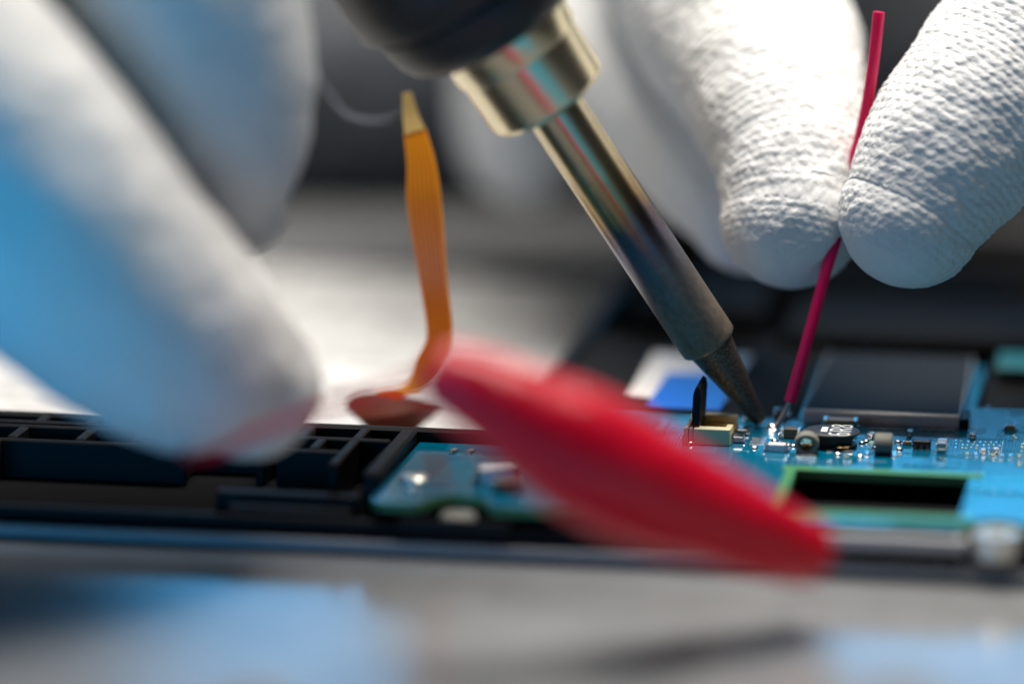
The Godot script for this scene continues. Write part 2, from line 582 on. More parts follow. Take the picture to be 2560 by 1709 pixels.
# ---------------------------------------------------------------- circuit board
func board_pictures() -> void:
	# a: -40..70 over 2048 px, b: -62..42 over 1936 px
	var k := 2048.0 / 110.0
	var w := 2048
	var hh := 1936
	var im := Image.create(w, hh, false, Image.FORMAT_RGB8)
	var hm := Image.create(w, hh, false, Image.FORMAT_RGB8)
	var base := lin(0.0, 0.088, 0.158)
	im.fill(base)
	hm.fill(Color(0.5, 0.5, 0.5))
	rng.seed = 21
	var put := func(a0: float, b0: float, a1: float, b1: float, c: Color, lift: float) -> void:
		var rect := Rect2i(int((minf(a0, a1) + 40) * k), int((minf(b0, b1) + 62) * k), maxi(1, int(absf(a1 - a0) * k)), maxi(1, int(absf(b1 - b0) * k)))
		im.fill_rect(rect, c)
		if lift != 0.0:
			hm.fill_rect(rect, Color(0.5 + lift, 0.5 + lift, 0.5 + lift))
	var lighter := lin(0.0, 0.115, 0.2)
	var darker := lin(0.0, 0.055, 0.12)
	# copper planes
	for i in 70:
		var a := rng.randf_range(-38, 66)
		var b := rng.randf_range(-60, 40)
		put.call(a, b, a + rng.randf_range(2, 12), b + rng.randf_range(2, 10), lighter if rng.randf() < 0.55 else base, 0.12)
	# bundles of traces
	for i in 150:
		var a := rng.randf_range(-38, 66)
		var b := rng.randf_range(-60, 40)
		var cnt := rng.randi_range(2, 9)
		var pitch := rng.randf_range(0.28, 0.42)
		var l1 := rng.randf_range(2, 14)
		var l2 := rng.randf_range(2, 14)
		var sgn := 1.0 if rng.randf() < 0.5 else -1.0
		var c: Color = lighter if rng.randf() < 0.5 else darker
		for j in cnt:
			put.call(a + l1 - j * pitch, b + j * pitch, a, b + j * pitch + 0.14, c, 0.3)
			put.call(a + l1 - j * pitch, b + j * pitch, a + l1 - j * pitch + 0.14, b + j * pitch + sgn * l2, c, 0.3)
	# vias
	for i in 900:
		var a := rng.randf_range(-38, 68)
		var b := rng.randf_range(-60, 41)
		put.call(a - 0.16, b - 0.16, a + 0.16, b + 0.16, lighter, 0.4)
		put.call(a - 0.07, b - 0.07, a + 0.07, b + 0.07, lin(0.02, 0.06, 0.10), -0.3)
	# silk print round some places
	var ink := lin(0.55, 0.62, 0.64)
	for q in [[2.0, 13.4, 5.0, 13.5], [4.9, 13.4, 5.05, 16.2], [-1.3, 11.9, 0.6, 12.0], [0.5, 11.9, 0.6, 12.9], [13.0, 14.2, 16.0, 14.32], [21.0, 13.6, 22.4, 13.72], [21.0, 12.0, 21.1, 13.7], [22.3, 12.0, 22.4, 13.7], [7.0, 15.4, 12.0, 15.5], [28.0, 8.0, 36.0, 8.1], [28.0, 2.0, 28.1, 8.0]]:
		put.call(q[0], q[1], q[2], q[3], ink, 0.0)
	var m := mat("solder_mask", Color.WHITE, 0.12)
	m.albedo_texture = ImageTexture.create_from_image(im)
	m.metallic_specular = 0.38
	m.heightmap_enabled = true
	m.heightmap_scale = 0.008
	m.heightmap_texture = ImageTexture.create_from_image(hm)

func slab(mb: MB, a0: float, a1: float, b0: float, b1: float, top: float, bottom: float) -> void:
	var t := func(a: float, b: float) -> Vector2: return Vector2((a + 40) / 110.0, (b + 62) / 104.0)
	mb.quad(Vector3(a0, top, b0), Vector3(a1, top, b0), Vector3(a1, top, b1), Vector3(a0, top, b1), Vector3.UP, t.call(a0, b0), t.call(a1, b0), t.call(a1, b1), t.call(a0, b1))
	mb.quad(Vector3(a0, bottom, b0), Vector3(a1, bottom, b0), Vector3(a1, bottom, b1), Vector3(a0, bottom, b1), Vector3.DOWN, t.call(a0, b0), t.call(a1, b0), t.call(a1, b1), t.call(a0, b1))

func build_board() -> void:
	board_pictures()
	var n := thing("circuit_board", "blue laptop circuit board with soldered components and a rectangular cut-out", "circuit board", Vector3.ZERO, -YAW)
	# outline of the board with the slot and the round notches at the posts
	var outline := PackedVector2Array([Vector2(-36.1, 14.2), Vector2(-20, 14.2), Vector2(-20, -4.4), Vector2(4.4, -4.4), Vector2(4.4, -36), Vector2(24.2, -36), Vector2(24.2, -13.0), Vector2(68, -13.0), Vector2(68, 40.9)])
	for post in [29.2, -27.0]:
		outline.append(Vector2(post + 4.2, 40.9))
		for k in 13:
			var a := PI * k / 12.0
			outline.append(Vector2(post + 3.4 * cos(a), 40.2 - 3.6 * sin(a)))
		outline.append(Vector2(post - 4.2, 40.9))
	outline.append(Vector2(-35.0, 40.9))
	outline.append(Vector2(-36.1, 39.6))
	var slot := [6.6, 25.2, 19.8, 36.9]
	# cut into a left and a right half through the slot, each a simple outline
	var mid := 15.9
	var mb := MB.new()
	var eb := MB.new()
	for half in [[-100.0, mid], [mid, 100.0]]:
		var clip := PackedVector2Array([Vector2(half[0], -100), Vector2(half[1], -100), Vector2(half[1], 100), Vector2(half[0], 100)])
		for piece in Geometry2D.intersect_polygons(outline, clip):
			var hole := PackedVector2Array([Vector2(slot[0], slot[2]), Vector2(slot[1], slot[2]), Vector2(slot[1], slot[3]), Vector2(slot[0], slot[3])])
			for q in Geometry2D.clip_polygons(piece, hole):
				var ids := Geometry2D.triangulate_polygon(q)
				for s in [[0.0, Vector3.UP], [-1.0, Vector3.DOWN]]:
					for i in range(0, ids.size(), 3):
						var c := []
						for k in 3:
							var p: Vector2 = q[ids[i + k]]
							c.append(mb.vert(Vector3(p.x, s[0], p.y), s[1], Vector2((p.x + 40) / 110.0, (p.y + 62) / 104.0)))
						mb.tri_i(c[0], c[1], c[2])
				var turn := -1.0 if Geometry2D.is_polygon_clockwise(q) else 1.0
				for i in q.size():
					var a: Vector2 = q[i]
					var b: Vector2 = q[(i + 1) % q.size()]
					if absf(a.x - mid) < 0.01 and absf(b.x - mid) < 0.01:
						continue
					eb.quad(Vector3(a.x, -1, a.y), Vector3(b.x, -1, b.y), Vector3(b.x, 0, b.y), Vector3(a.x, 0, a.y), Vector3(b.y - a.y, 0, a.x - b.x).normalized() * turn)
	part("board", mb, M.solder_mask, n)
	part("board_edge", eb, M.glass_fibre, n)
	# bare fibre rim round the slot
	for q in [[5.0, 26.6, 17.9, 19.78], [5.0, 26.6, 36.92, 39.2]]:
		block("slot_rim", Vector3(q[0], 0.004, q[2]), Vector3(q[1], 0.06, q[3]), M.glass_fibre, n, 0.02)
	block("slot_rim", Vector3(5.4, 0.004, 19.8), Vector3(6.58, 0.06, 36.9), M.glass_fibre, n, 0.02)
	# pieces of the edges of the notches left bare
	build_connector(n)
	build_inductor(n)
	build_small_parts(n)
	build_shield(n)

func build_connector(n: Node3D) -> void:
	var c := Node3D.new()
	c.name = "cable_connector"
	n.add_child(c)
	# end block towards the viewer
	block("housing_end", Vector3(-5.85, 0.03, 8.9), Vector3(-1.76, 1.9, 10.2), M.cream_plastic, c, 0.09)
	var mb := MB.new()
	mb.prism(PackedVector2Array([Vector2(-7.15, 0.03), Vector2(-6.5, 0.03), Vector2(-6.5, 1.9), Vector2(-6.85, 1.9), Vector2(-6.95, 1.75), Vector2(-6.95, 1.15), Vector2(-7.15, 0.9)]), 3.0, 10.25)
	part("housing_side", mb, M.cream_plastic, c)
	block("housing_floor", Vector3(-6.45, 0.03, 3.3), Vector3(-1.9, 0.8, 8.85), M.amber_contacts, c, 0.05)
	block("housing_end", Vector3(-6.45, 0.03, 2.0), Vector3(-1.76, 1.9, 3.25), M.cream_plastic, c, 0.09)
	block("housing_side", Vector3(-2.5, 0.82, 6.9), Vector3(-1.76, 1.75, 8.88), M.cream_plastic, c, 0.09)
	for i in 9:
		block("contact", Vector3(-5.2, 0.82, 3.6 + i * 0.56), Vector3(-2.0, 1.02, 3.84 + i * 0.56), M.gold, c, 0.03)
	# hold-down pin with its solder
	block("hold_down", Vector3(-6.42, 0.03, 9.3), Vector3(-5.92, 1.86, 9.95), M.silver, c, 0.06)
	mb = MB.new()
	mb.lathe([Vector2(0, 0.45), Vector2(0.2, 0.42), Vector2(0.36, 0.28), Vector2(0.5, 0.0)], 20)
	part("solder", mb, M.solder, c).position = Vector3(-6.17, 0.02, 10.15) * MM
	# open black latch, standing
	mb = MB.new()
	var t := Transform3D(Basis(Vector3(0, 0, 1), deg_to_rad(-2.0)), Vector3(-5.75, 1.15, 0))
	mb.prism(PackedVector2Array([Vector2(-0.36, 0), Vector2(0.36, 0), Vector2(0.42, 1.3), Vector2(0.36, 1.45), Vector2(0.42, 1.6), Vector2(0.44, 4.4), Vector2(0.30, 5.1), Vector2(-0.10, 5.35), Vector2(-0.30, 4.9), Vector2(-0.42, 4.3), Vector2(-0.44, 2.0), Vector2(-0.38, 1.7), Vector2(-0.42, 1.5), Vector2(-0.36, 1.0)]), 3.5, 9.6, t)
	part("latch", mb, M.black_plastic, c)
	# side tabs
	for b in [6.6, 3.0]:
		block("solder_tab", Vector3(-1.66, 0.03, b), Vector3(-0.45, 0.75, b + 2.0), M.silver, c, 0.12)
		block("solder", Vector3(-0.62, 0.02, b + 0.1), Vector3(-0.2, 0.3, b + 1.9), M.solder, c, 0.14)

func build_inductor(n: Node3D) -> void:
	var c := Node3D.new()
	c.name = "power_inductor"
	n.add_child(c)
	c.position = Vector3(9.35, 0, 8.0) * MM
	var mb := MB.new()
	mb.lathe([Vector2(0, 1.86), Vector2(2.9, 1.86), Vector2(3.0, 1.83), Vector2(3.07, 1.74), Vector2(3.07, 1.56), Vector2(2.95, 1.48), Vector2(2.5, 1.46)], 64, Transform3D.IDENTITY, 0.86)
	part("top_flange", mb, M.inductor_top, c)
	mb = MB.new()
	mb.lathe([Vector2(2.96, 1.835), Vector2(3.075, 1.76), Vector2(3.085, 1.62), Vector2(3.06, 1.6)], 64, Transform3D.IDENTITY, 0.86)
	part("rim_ring", mb, M.ferrite, c)
	mb = MB.new()
	sweep(mb, [Vector3(0, 0.3, 0), Vector3(0, 0.8, 0), Vector3(0, 1.45, 0)], [2.35, 2.5, 2.55], 14, 60, 0.0, 0.25, 0.1, 0.9)
	part("winding", mb, M.ferrite_black, c)
	mb = MB.new()
	mb.lathe([Vector2(0, 0.03), Vector2(2.75, 0.03), Vector2(2.85, 0.1), Vector2(2.8, 0.36), Vector2(0, 0.4)], 48, Transform3D.IDENTITY, 0.86)
	part("base_flange", mb, M.ferrite_black, c)
	block("lead", Vector3(0.9, 0.42, 2.05), Vector3(2.15, 0.58, 2.65), M.gold, c, 0.05)
	block("lead", Vector3(-2.2, 0.42, 2.0), Vector3(-1.3, 0.58, 2.6), M.gold, c, 0.05)
	block("solder", Vector3(1.5, 0.02, 2.3), Vector3(2.6, 0.2, 2.9), M.solder, c, 0.09)
	block("solder", Vector3(-0.3, 0.02, 2.75), Vector3(0.4, 0.12, 2.95), M.solder, c, 0.05)
	# printed value and bar
	var txt := TextMesh.new()
	var font := SystemFont.new()
	font.font_names = PackedStringArray(["Droid Sans Mono"])
	font.font_weight = 700
	txt.font = font
	txt.text = "6R8"
	txt.font_size = 32
	txt.pixel_size = 1.35 / 23.0 * MM
	txt.depth = 0.01 * MM
	var o := MeshInstance3D.new()
	o.name = "value_print"
	o.mesh = txt
	o.material_override = M.print
	c.add_child(o)
	o.position = Vector3(1.1, 1.868, 0.0) * MM
	o.rotation_degrees = Vector3(-90, 90, 0)
	block("print_bar", Vector3(-1.15, 1.862, -1.15), Vector3(-0.45, 1.872, 1.1), M.print, c, 0.0)

func bead(n: Node3D, at: Vector3, turn: float) -> void:
	var c := Node3D.new()
	c.name = "ferrite_bead"
	n.add_child(c, true)
	c.position = at * MM
	c.rotation_degrees.y = turn
	var mb := MB.new()
	# hollow bead lying along z
	var t := Transform3D(Basis(Vector3(1, 0, 0), PI / 2), Vector3(0, 1.22, 0))
	mb.lathe([Vector2(0.8, -1.0), Vector2(1.2, -1.0), Vector2(1.36, -0.86), Vector2(1.36, 0.82), Vector2(1.25, 1.0), Vector2(0.95, 1.0), Vector2(0.8, 0.85), Vector2(0.78, -1.0)], 48, t, 0.86)
	part("core", mb, M.ferrite, c)
	block("core_foot", Vector3(-1.2, 0.02, -0.95), Vector3(1.2, 0.4, 0.95), M.ferrite_black, c, 0.1)
	block("conductor", Vector3(-0.5, 1.28, -1.5), Vector3(0.5, 1.36, 1.1), M.gold, c, 0.02)
	block("terminal", Vector3(-0.55, 0.02, -1.6), Vector3(0.55, 1.3, -1.45), M.gold, c, 0.04)
	block("solder", Vector3(-1.15, 0.012, 0.9), Vector3(1.15, 0.16, 1.45), M.solder, c, 0.06)
	block("solder", Vector3(-0.9, 0.012, -2.0), Vector3(0.9, 0.2, -1.5), M.solder, c, 0.08)

func chip_part(called: String, n: Node3D, at: Vector3, size: Vector3, body: Material, turn := 0.0, end := 0.3) -> void:
	var c := Node3D.new()
	c.name = called
	n.add_child(c, true)
	c.position = at * MM
	c.rotation_degrees.y = turn
	var x := size.x / 2
	var z := size.z / 2
	block("body", Vector3(-x + end, 0.03, -z), Vector3(x - end, size.y, z), body, c, 0.05)
	for s in [-1.0, 1.0]:
		block("terminal", Vector3(minf(s * (x - end + 0.002), s * x), 0.03, -z - 0.02), Vector3(maxf(s * (x - end + 0.002), s * x), size.y + 0.02, z + 0.02), M.silver, c, 0.06)
		block("solder", Vector3(minf(s * x, s * (x + 0.22)), 0.01, -z * 0.9), Vector3(maxf(s * x, s * (x + 0.22)), size.y * 0.4, z * 0.9), M.solder, c, 0.07)

func build_small_parts(n: Node3D) -> void:
	bead(n, Vector3(6.95, 0, 12.0), 4)
	bead(n, Vector3(15.3, 0, 10.9), 92)
	chip_part("resistor", n, Vector3(3.6, 0, 11.4), Vector3(2.5, 0.85, 1.1), M.white_ceramic, 0, 0.32)
	chip_part("capacitor", n, Vector3(4.5, 0, 4.9), Vector3(2.3, 1.15, 1.3), M.brown_ceramic, 0, 0.45)
	chip_part("capacitor", n, Vector3(9.6, 0, -0.4), Vector3(3.9, 1.2, 1.6), M.tan_ceramic, 0, 0.5)
	chip_part("capacitor", n, Vector3(21.6, 0, 8.1), Vector3(2.2, 1.15, 1.05), M.grey_ceramic, 90, 0.42)
	chip_part("resistor", n, Vector3(4.1, 0, 8.6), Vector3(1.2, 0.4, 0.7), M.chip, 0, 0.25)
	chip_part("capacitor", n, Vector3(13.4, 0, 3.6), Vector3(1.3, 0.6, 0.7), M.brown_ceramic, 80, 0.3)
	chip_part("capacitor", n, Vector3(17.6, 0, 6.1), Vector3(1.0, 0.45, 0.55), M.tan_ceramic, 0, 0.25)
	chip_part("capacitor", n, Vector3(17.6, 0, 1.6), Vector3(1.2, 0.6, 0.6), M.tan_ceramic, 90, 0.3)
	chip_part("resistor", n, Vector3(26.1, 0, 8.1), Vector3(0.9, 0.35, 0.5), M.white_ceramic, 90, 0.25)
	chip_part("resistor", n, Vector3(27.5, 0, 8.0), Vector3(1.0, 0.5, 0.55), M.white_ceramic, 90, 0.25)
	chip_part("resistor", n, Vector3(24.6, 0, 1.2), Vector3(1.3, 0.5, 0.6), M.grey_ceramic, 90, 0.3)
	chip_part("capacitor", n, Vector3(28.6, 0, -3.0), Vector3(1.2, 0.6, 0.6), M.tan_ceramic, 0, 0.3)
	chip_part("capacitor", n, Vector3(2.4, 0, -5.2), Vector3(1.6, 0.9, 1.0), M.brown_ceramic, 0, 0.35)
	chip_part("capacitor", n, Vector3(-0.8, 0, -2.4), Vector3(1.5, 0.8, 0.9), M.grey_ceramic, 15, 0.35)
	block("bare_pad", Vector3(16.6, 0.005, 10.3), Vector3(17.3, 0.03, 11.4), M.grey_ceramic, n, 0.0)
	# six-legged chip
	var c := Node3D.new()
	c.name = "transistor_chip"
	n.add_child(c, true)
	c.position = Vector3(19.3, 0, 7.3) * MM
	block("body", Vector3(-1.0, 0.12, -0.75), Vector3(1.0, 1.0, 0.75), M.chip, c, 0.1)
	for i in 3:
		for s in [-1.0, 1.0]:
			var mb := MB.new()
			mb.prism(PackedVector2Array([Vector2(0.7, 0.55), Vector2(0.95, 0.55), Vector2(1.08, 0.12), Vector2(1.45, 0.1), Vector2(1.45, 0.015), Vector2(0.95, 0.02), Vector2(0.82, 0.42), Vector2(0.7, 0.42)]), -0.17, 0.17, Transform3D(Basis(Vector3.UP, -PI / 2 * s), Vector3((i - 1) * 0.68, 0, 0)))
			part("lead", mb, M.solder, c)
	# the joint being soldered: blob at the wire's end and the old pad
	var mb2 := MB.new()
	mb2.lathe([Vector2(0, 0.62), Vector2(0.3, 0.58), Vector2(0.55, 0.4), Vector2(0.72, 0.15), Vector2(0.9, 0.0)], 28)
	part("solder_joint", mb2, M.solder, n).position = Vector3(2.0, 0.01, 0.7) * MM
	var blob := MB.new()
	blob.lathe([Vector2(0, 0.3), Vector2(0.22, 0.27), Vector2(0.36, 0.15), Vector2(0.42, 0.0)], 16)
	var first: MeshInstance3D = null
	rng.seed = 77
	var spots := [[3.1, 8.4], [5.2, 9.0], [12.6, 6.3], [13.0, 5.4], [16.5, 5.0], [12.9, 12.6], [10.4, 12.0], [1.0, 10.6], [2.9, 7.0], [16.9, 8.4], [14.2, 8.3]]
	for q in spots:
		if first == null:
			first = part("solder_joint", blob, M.solder, n)
			first.position = Vector3(q[0], 0.01, q[1]) * MM
		else:
			copy_part(first, Vector3(q[0], 0.01, q[1]), n)
	# small tinned and gold pads
	var pads := MB.new()
	var gold := MB.new()
	for i in 26:
		var a := 22.8 + (i % 9) * 0.62 + rng.randf_range(-0.15, 0.15)
		var b := 3.0 + int(i / 9.0) * 1.5 + rng.randf_range(-0.3, 0.3)
		(gold if rng.randf() < 0.6 else pads).box(Vector3(a, 0.005, b), Vector3(a + 0.22, 0.05, b + 0.6), 0.02)
	for i in 44:
		var a := 30.0 + rng.randf_range(0, 6.5)
		var b := 2.0 + rng.randf_range(0, 5.0)
		(gold if rng.randf() < 0.7 else pads).box(Vector3(a, 0.005, b), Vector3(a + 0.28, 0.06, b + 0.35), 0.03)
	for i in 9:
		var a := 24.2 + i * 0.95
		(pads if i % 3 else gold).box(Vector3(a, 0.005, 8.6 + rng.randf_range(-0.2, 0.2)), Vector3(a + 0.4, 0.09, 9.3), 0.05)
	for i in 24:
		var a := rng.randf_range(14, 40)
		var b := rng.randf_range(-14, 6)
		(gold if rng.randf() < 0.5 else pads).box(Vector3(a, 0.005, b), Vector3(a + 0.4, 0.08, b + 0.4), 0.04)
	for i in 8:
		pads.box(Vector3(0.2, 0.005, 5.2 + i * 0.5), Vector3(1.9, 0.04, 5.4 + i * 0.5), 0.01)
	for q in [[12.6, 16.8, -1.6], [18.6, 22.6, -2.0]]:
		for i in 22:
			var a: float = q[0] + (q[1] - q[0]) * i / 22.0
			pads.box(Vector3(a, 0.005, q[2]), Vector3(a + 0.13, 0.12 + rng.randf() * 0.12, q[2] + 0.9), 0.03)
	var o := part("tinned_pads", pads, M.solder, n)
	o.set_meta("kind", "stuff")
	o = part("gold_pads", gold, M.gold, n)
	o.set_meta("kind", "stuff")
	# left wing of the board: screw and brass inserts
	var screw := MB.new()
	screw.lathe([Vector2(0, 0.45), Vector2(0.5, 0.45), Vector2(0.6, 0.62), Vector2(1.25, 0.58), Vector2(1.5, 0.35), Vector2(1.5, 0.02)], 28)
	var s1 := part("screw", screw, M.post_metal, n)
	s1.position = Vector3(-33.2, 0.0, 31.5) * MM
	chip_part("capacitor", n, Vector3(-24.5, 0, 30.5), Vector3(4.5, 1.6, 2.2), M.white_ceramic, 12, 0.6)
	chip_part("capacitor", n, Vector3(-22.6, 0, 34.5), Vector3(3.0, 1.2, 1.6), M.brown_ceramic, 8, 0.5)
	chip_part("resistor", n, Vector3(-31.5, 0, 18.0), Vector3(1.2, 0.3, 0.5), M.grey_ceramic, 70, 0.3)
	chip_part("resistor", n, Vector3(-29.6, 0, 18.0), Vector3(1.2, 0.3, 0.5), M.grey_ceramic, 70, 0.3)
	# green memory board standing off at the far right
	block("daughter_board", Vector3(25.6, 0.2, -40.0), Vector3(48.0, 1.2, -30.0), M.dark_fibre, n, 0.1)

func build_shield(n: Node3D) -> void:
	var c := Node3D.new()
	c.name = "metal_shield"
	n.add_child(c, true)
	var mb := MB.new()
	mb.prism(PackedVector2Array([Vector2(2.6, 0.05), Vector2(34.5, 0.05), Vector2(34.5, 1.5), Vector2(3.5, 1.5), Vector2(3.05, 1.46), Vector2(2.75, 1.34), Vector2(2.6, 1.05)]), 5.2, 22.8, Transform3D(Basis(Vector3.UP, PI / 2), Vector3.ZERO))
	part("shield_can", mb, M.shield_metal, c)
	block("shield_film", Vector3(5.3, 1.502, -34.3), Vector3(22.7, 1.56, -3.55), M.shield_film, c, 0.01)
	block("side_clip", Vector3(22.85, 0.05, -7.0), Vector3(23.9, 1.2, -2.4), M.black_plastic, c, 0.1)

# ---------------------------------------------------------------- loose cables
func build_cables() -> void:
	# white ribbon with blue stiffener beside the connector
	var r := thing("ribbon_cable", "white flat ribbon cable with bright blue end tape beside the cream connector", "ribbon cable", Vector3.ZERO, -YAW)
	block("ribbon", Vector3(-16.6, 0.05, -36.0), Vector3(-4.6, 0.35, -11.0), M.white_film, r, 0.06)
	block("end_tape", Vector3(-13.4, 0.352, -24.0), Vector3(-4.7, 0.55, -5.4), M.blue_tape, r, 0.05)
	# amber flexible circuit standing up from its coil
	var mb := MB.new()
	var f := thing("flex_circuit", "amber flexible circuit strip standing upright from a brown coil", "flex circuit", Vector3(-40.8, -5.6, -12.7))
	var o := Vector3(40.8, 5.6, 12.7)
	band(mb, [Vector3(-39.0, 31.8, -14.0) + o, Vector3(-38.2, 28.0, -12.6) + o, Vector3(-37.8, 23.2, -11.2) + o, Vector3(-36.8, 15.1, -9.6) + o, Vector3(-36.1, 9.0, -9.2) + o, Vector3(-36.9, 5.6, -9.6) + o, Vector3(-39.4, 2.6, -10.8) + o, Vector3(-42.4, 0.9, -12.0) + o], [Vector3(1, 0, 0.05), Vector3(1, 0, 0.35), Vector3(0.9, 0, 0.4), Vector3(0.8, 0.3, 0.5), Vector3(0.4, 0.5, 0.7)], [1.3, 1.7, 2.1, 1.75, 1.7, 1.8, 2.2, 2.6], 0.22, 70)
	part("strip", mb, M.kapton, f)
	mb = MB.new()
	band(mb, [Vector3(-39.9, 36.0, -15.6) + o, Vector3(-39.5, 33.6, -14.8) + o, Vector3(-38.95, 31.6, -13.9) + o], [Vector3(1, 0, 0.05), Vector3(1, 0, 0.1)], [0.55, 0.9, 1.25], 0.4, 12)
	part("contact_end", mb, M.contact_gold, f)
	for k in 4:
		mb = MB.new()
		var pts := []
		var acr := []
		var hw := []
		for i in 13:
			var a := TAU * i / 12.0 * 0.93 + 0.6 + k * 0.8
			var rr := 2.6 + k * 0.65
			pts.append(Vector3(-41.4 + cos(a) * rr * 1.05, -3.2 + k * 0.55 + 0.5 * sin(a * 2.0), -13.4 + sin(a) * rr) + o)
			acr.append(Vector3(cos(a) * 0.8, 0.75, sin(a) * 0.8))
			hw.append(1.5)
		band(mb, pts, acr, hw, 0.15, 60)
		part("coil_turn", mb, M.kapton_dark, f)
	# hook-up wire held between the fingers, its end on the joint
	var w := thing("hookup_wire", "thin pink-red insulated wire pinched upright between thumb and finger", "wire", Vector3(2.4, 0.2, 0.5))
	var z := Vector3(2.4, 0.2, 0.5)
	mb = MB.new()
	sweep(mb, [Vector3(3.74, 3.2, 1.45) - z, Vector3(5.62, 10.1, 0.9) - z, Vector3(7.5, 16.7, -1.0) - z, Vector3(9.05, 21.3, -3.0) - z, Vector3(9.95, 24.2, -4.6) - z, Vector3(10.85, 28.0, -6.4) - z, Vector3(12.35, 34.5, -6.8) - z, Vector3(13.1, 41.0, -5.6) - z, Vector3(13.6, 46.5, -5.7) - z], [0.66, 0.66, 0.66, 0.66, 0.66, 0.66, 0.66, 0.66, 0.66], 160, 28, 0.0, 0.03, 0.12)
	part("insulation", mb, M.red_wire, w)
	mb = MB.new()
	for k in 5:
		var a := TAU * k / 5.0
		var p0 := Vector3(cos(a), 0, sin(a)) * 0.16
		var p1 := Vector3(cos(a + 2.2), 0, sin(a + 2.2)) * 0.13
		sweep(mb, [Vector3(2.35, 0.05, 0.5) - z + p1 * 1.4, Vector3(2.9, 1.3, 1.1) - z + p1, Vector3(3.8, 3.5, 1.45) - z + p0], [0.17, 0.17, 0.17], 24, 10)
	part("bare_strands", mb, M.wire_core, w)
	# red clip sleeve with its lead in the foreground
	var s := thing("test_clip", "thick glossy red clip sleeve with thin red lead, blurred in the foreground", "test clip", Vector3(-10, 4, 62))
	z = Vector3(-10, 4, 62)
	mb = MB.new()
	sweep(mb, [Vector3(-33.7, 21.4, 71.1) - z, Vector3(-30.7, 20.0, 71.4) - z, Vector3(-26.6, 17.5, 70.9) - z, Vector3(-21.3, 14.1, 69.6) - z, Vector3(-14.8, 9.9, 67.3) - z, Vector3(-7.7, 6.3, 64.9) - z, Vector3(-2.0, 3.4, 62.6) - z, Vector3(0.9, 1.9, 61.0) - z], [3.4, 4.1, 5.0, 6.1, 5.9, 4.7, 3.8, 3.3], 110, 56, 0.0, 0.25, 0.7)
	part("sleeve", mb, M.red_sleeve, s)
	mb = MB.new()
	sweep(mb, [Vector3(-60.0, 11.0, 42.0) - z, Vector3(-60.6, 8.6, 49.0) - z, Vector3(-57.5, 9.9, 54.0) - z, Vector3(-53.5, 12.6, 57.5) - z, Vector3(-49.0, 15.0, 60.0) - z, Vector3(-43.0, 18.0, 64.5) - z, Vector3(-38.0, 20.4, 68.5) - z, Vector3(-33.7, 21.4, 71.1) - z], [0.4, 0.4, 0.45, 0.45, 0.45, 0.45, 0.5, 0.8], 90, 18)
	part("lead", mb, M.red_sleeve, s)

# ---------------------------------------------------------------- soldering iron
func iron_pictures() -> void:
	# barrel: dull scale near the tip, blue and violet temper colours, straw above
	var w := 256
	var h := 768
	var im := Image.create(w, h, false, Image.FORMAT_RGB8)
	var ro := Image.create(w, h, false, Image.FORMAT_RGB8)
	var me := Image.create(w, h, false, Image.FORMAT_RGB8)
	var nz := FastNoiseLite.new()
	nz.seed = 9
	nz.frequency = 0.018
	nz.fractal_octaves = 5
	var g := Gradient.new()
	g.offsets = PackedFloat32Array([0.0, 0.16, 0.34, 0.44, 0.52, 0.60, 0.75, 1.0])
	g.colors = PackedColorArray([Color(0.41, 0.37, 0.33), Color(0.43, 0.40, 0.37), Color(0.41, 0.41, 0.43), Color(0.38, 0.38, 0.44), Color(0.43, 0.38, 0.39), Color(0.60, 0.52, 0.38), Color(0.74, 0.69, 0.56), Color(0.80, 0.76, 0.66)])
	for y in h:
		for x in w:
			var a := TAU * x / w
			var p := Vector3(cos(a) * 60, y * 0.5, sin(a) * 60)
			var q := nz.get_noise_3dv(p)
			var q2 := nz.get_noise_3dv(p * 4.0 + Vector3(300, 0, 0))
			var f := clampf(float(y) / h + 0.05 * q, 0, 1)
			var c := g.sample(f)
			var scale := clampf(1.0 - f / 0.5, 0, 1)
			c = c.lerp(Color(0.42, 0.33, 0.22), clampf(q * 1.6 + 0.1, 0, 0.6) * scale)
			c = c * (1.0 + 0.18 * q2 * (0.25 + scale))
			c.a = 1.0
			im.set_pixel(x, y, c)
			var rr := clampf(lerpf(0.27, 0.46, scale) + 0.12 * q2 * scale, 0.05, 1)
			ro.set_pixel(x, y, Color(rr, rr, rr))
			var mm := clampf(1.0 - scale * 1.5 * (0.8 + 0.3 * q), 0.2, 1.0)
			me.set_pixel(x, y, Color(mm, mm, mm))
	var m := mat("barrel", Color.WHITE, 1.0, 1.0)
	m.albedo_texture = ImageTexture.create_from_image(im)
	m.roughness_texture = ImageTexture.create_from_image(ro)
	m.metallic_texture = ImageTexture.create_from_image(me)
	m = mat("ferrule", lin(0.72, 0.64, 0.45), 0.27, 1.0)
	m = mat("tip", lin(0.20, 0.17, 0.145), 0.45, 0.5)
	grain(m, 7, 0.03, 0.35, 31, 0.03)

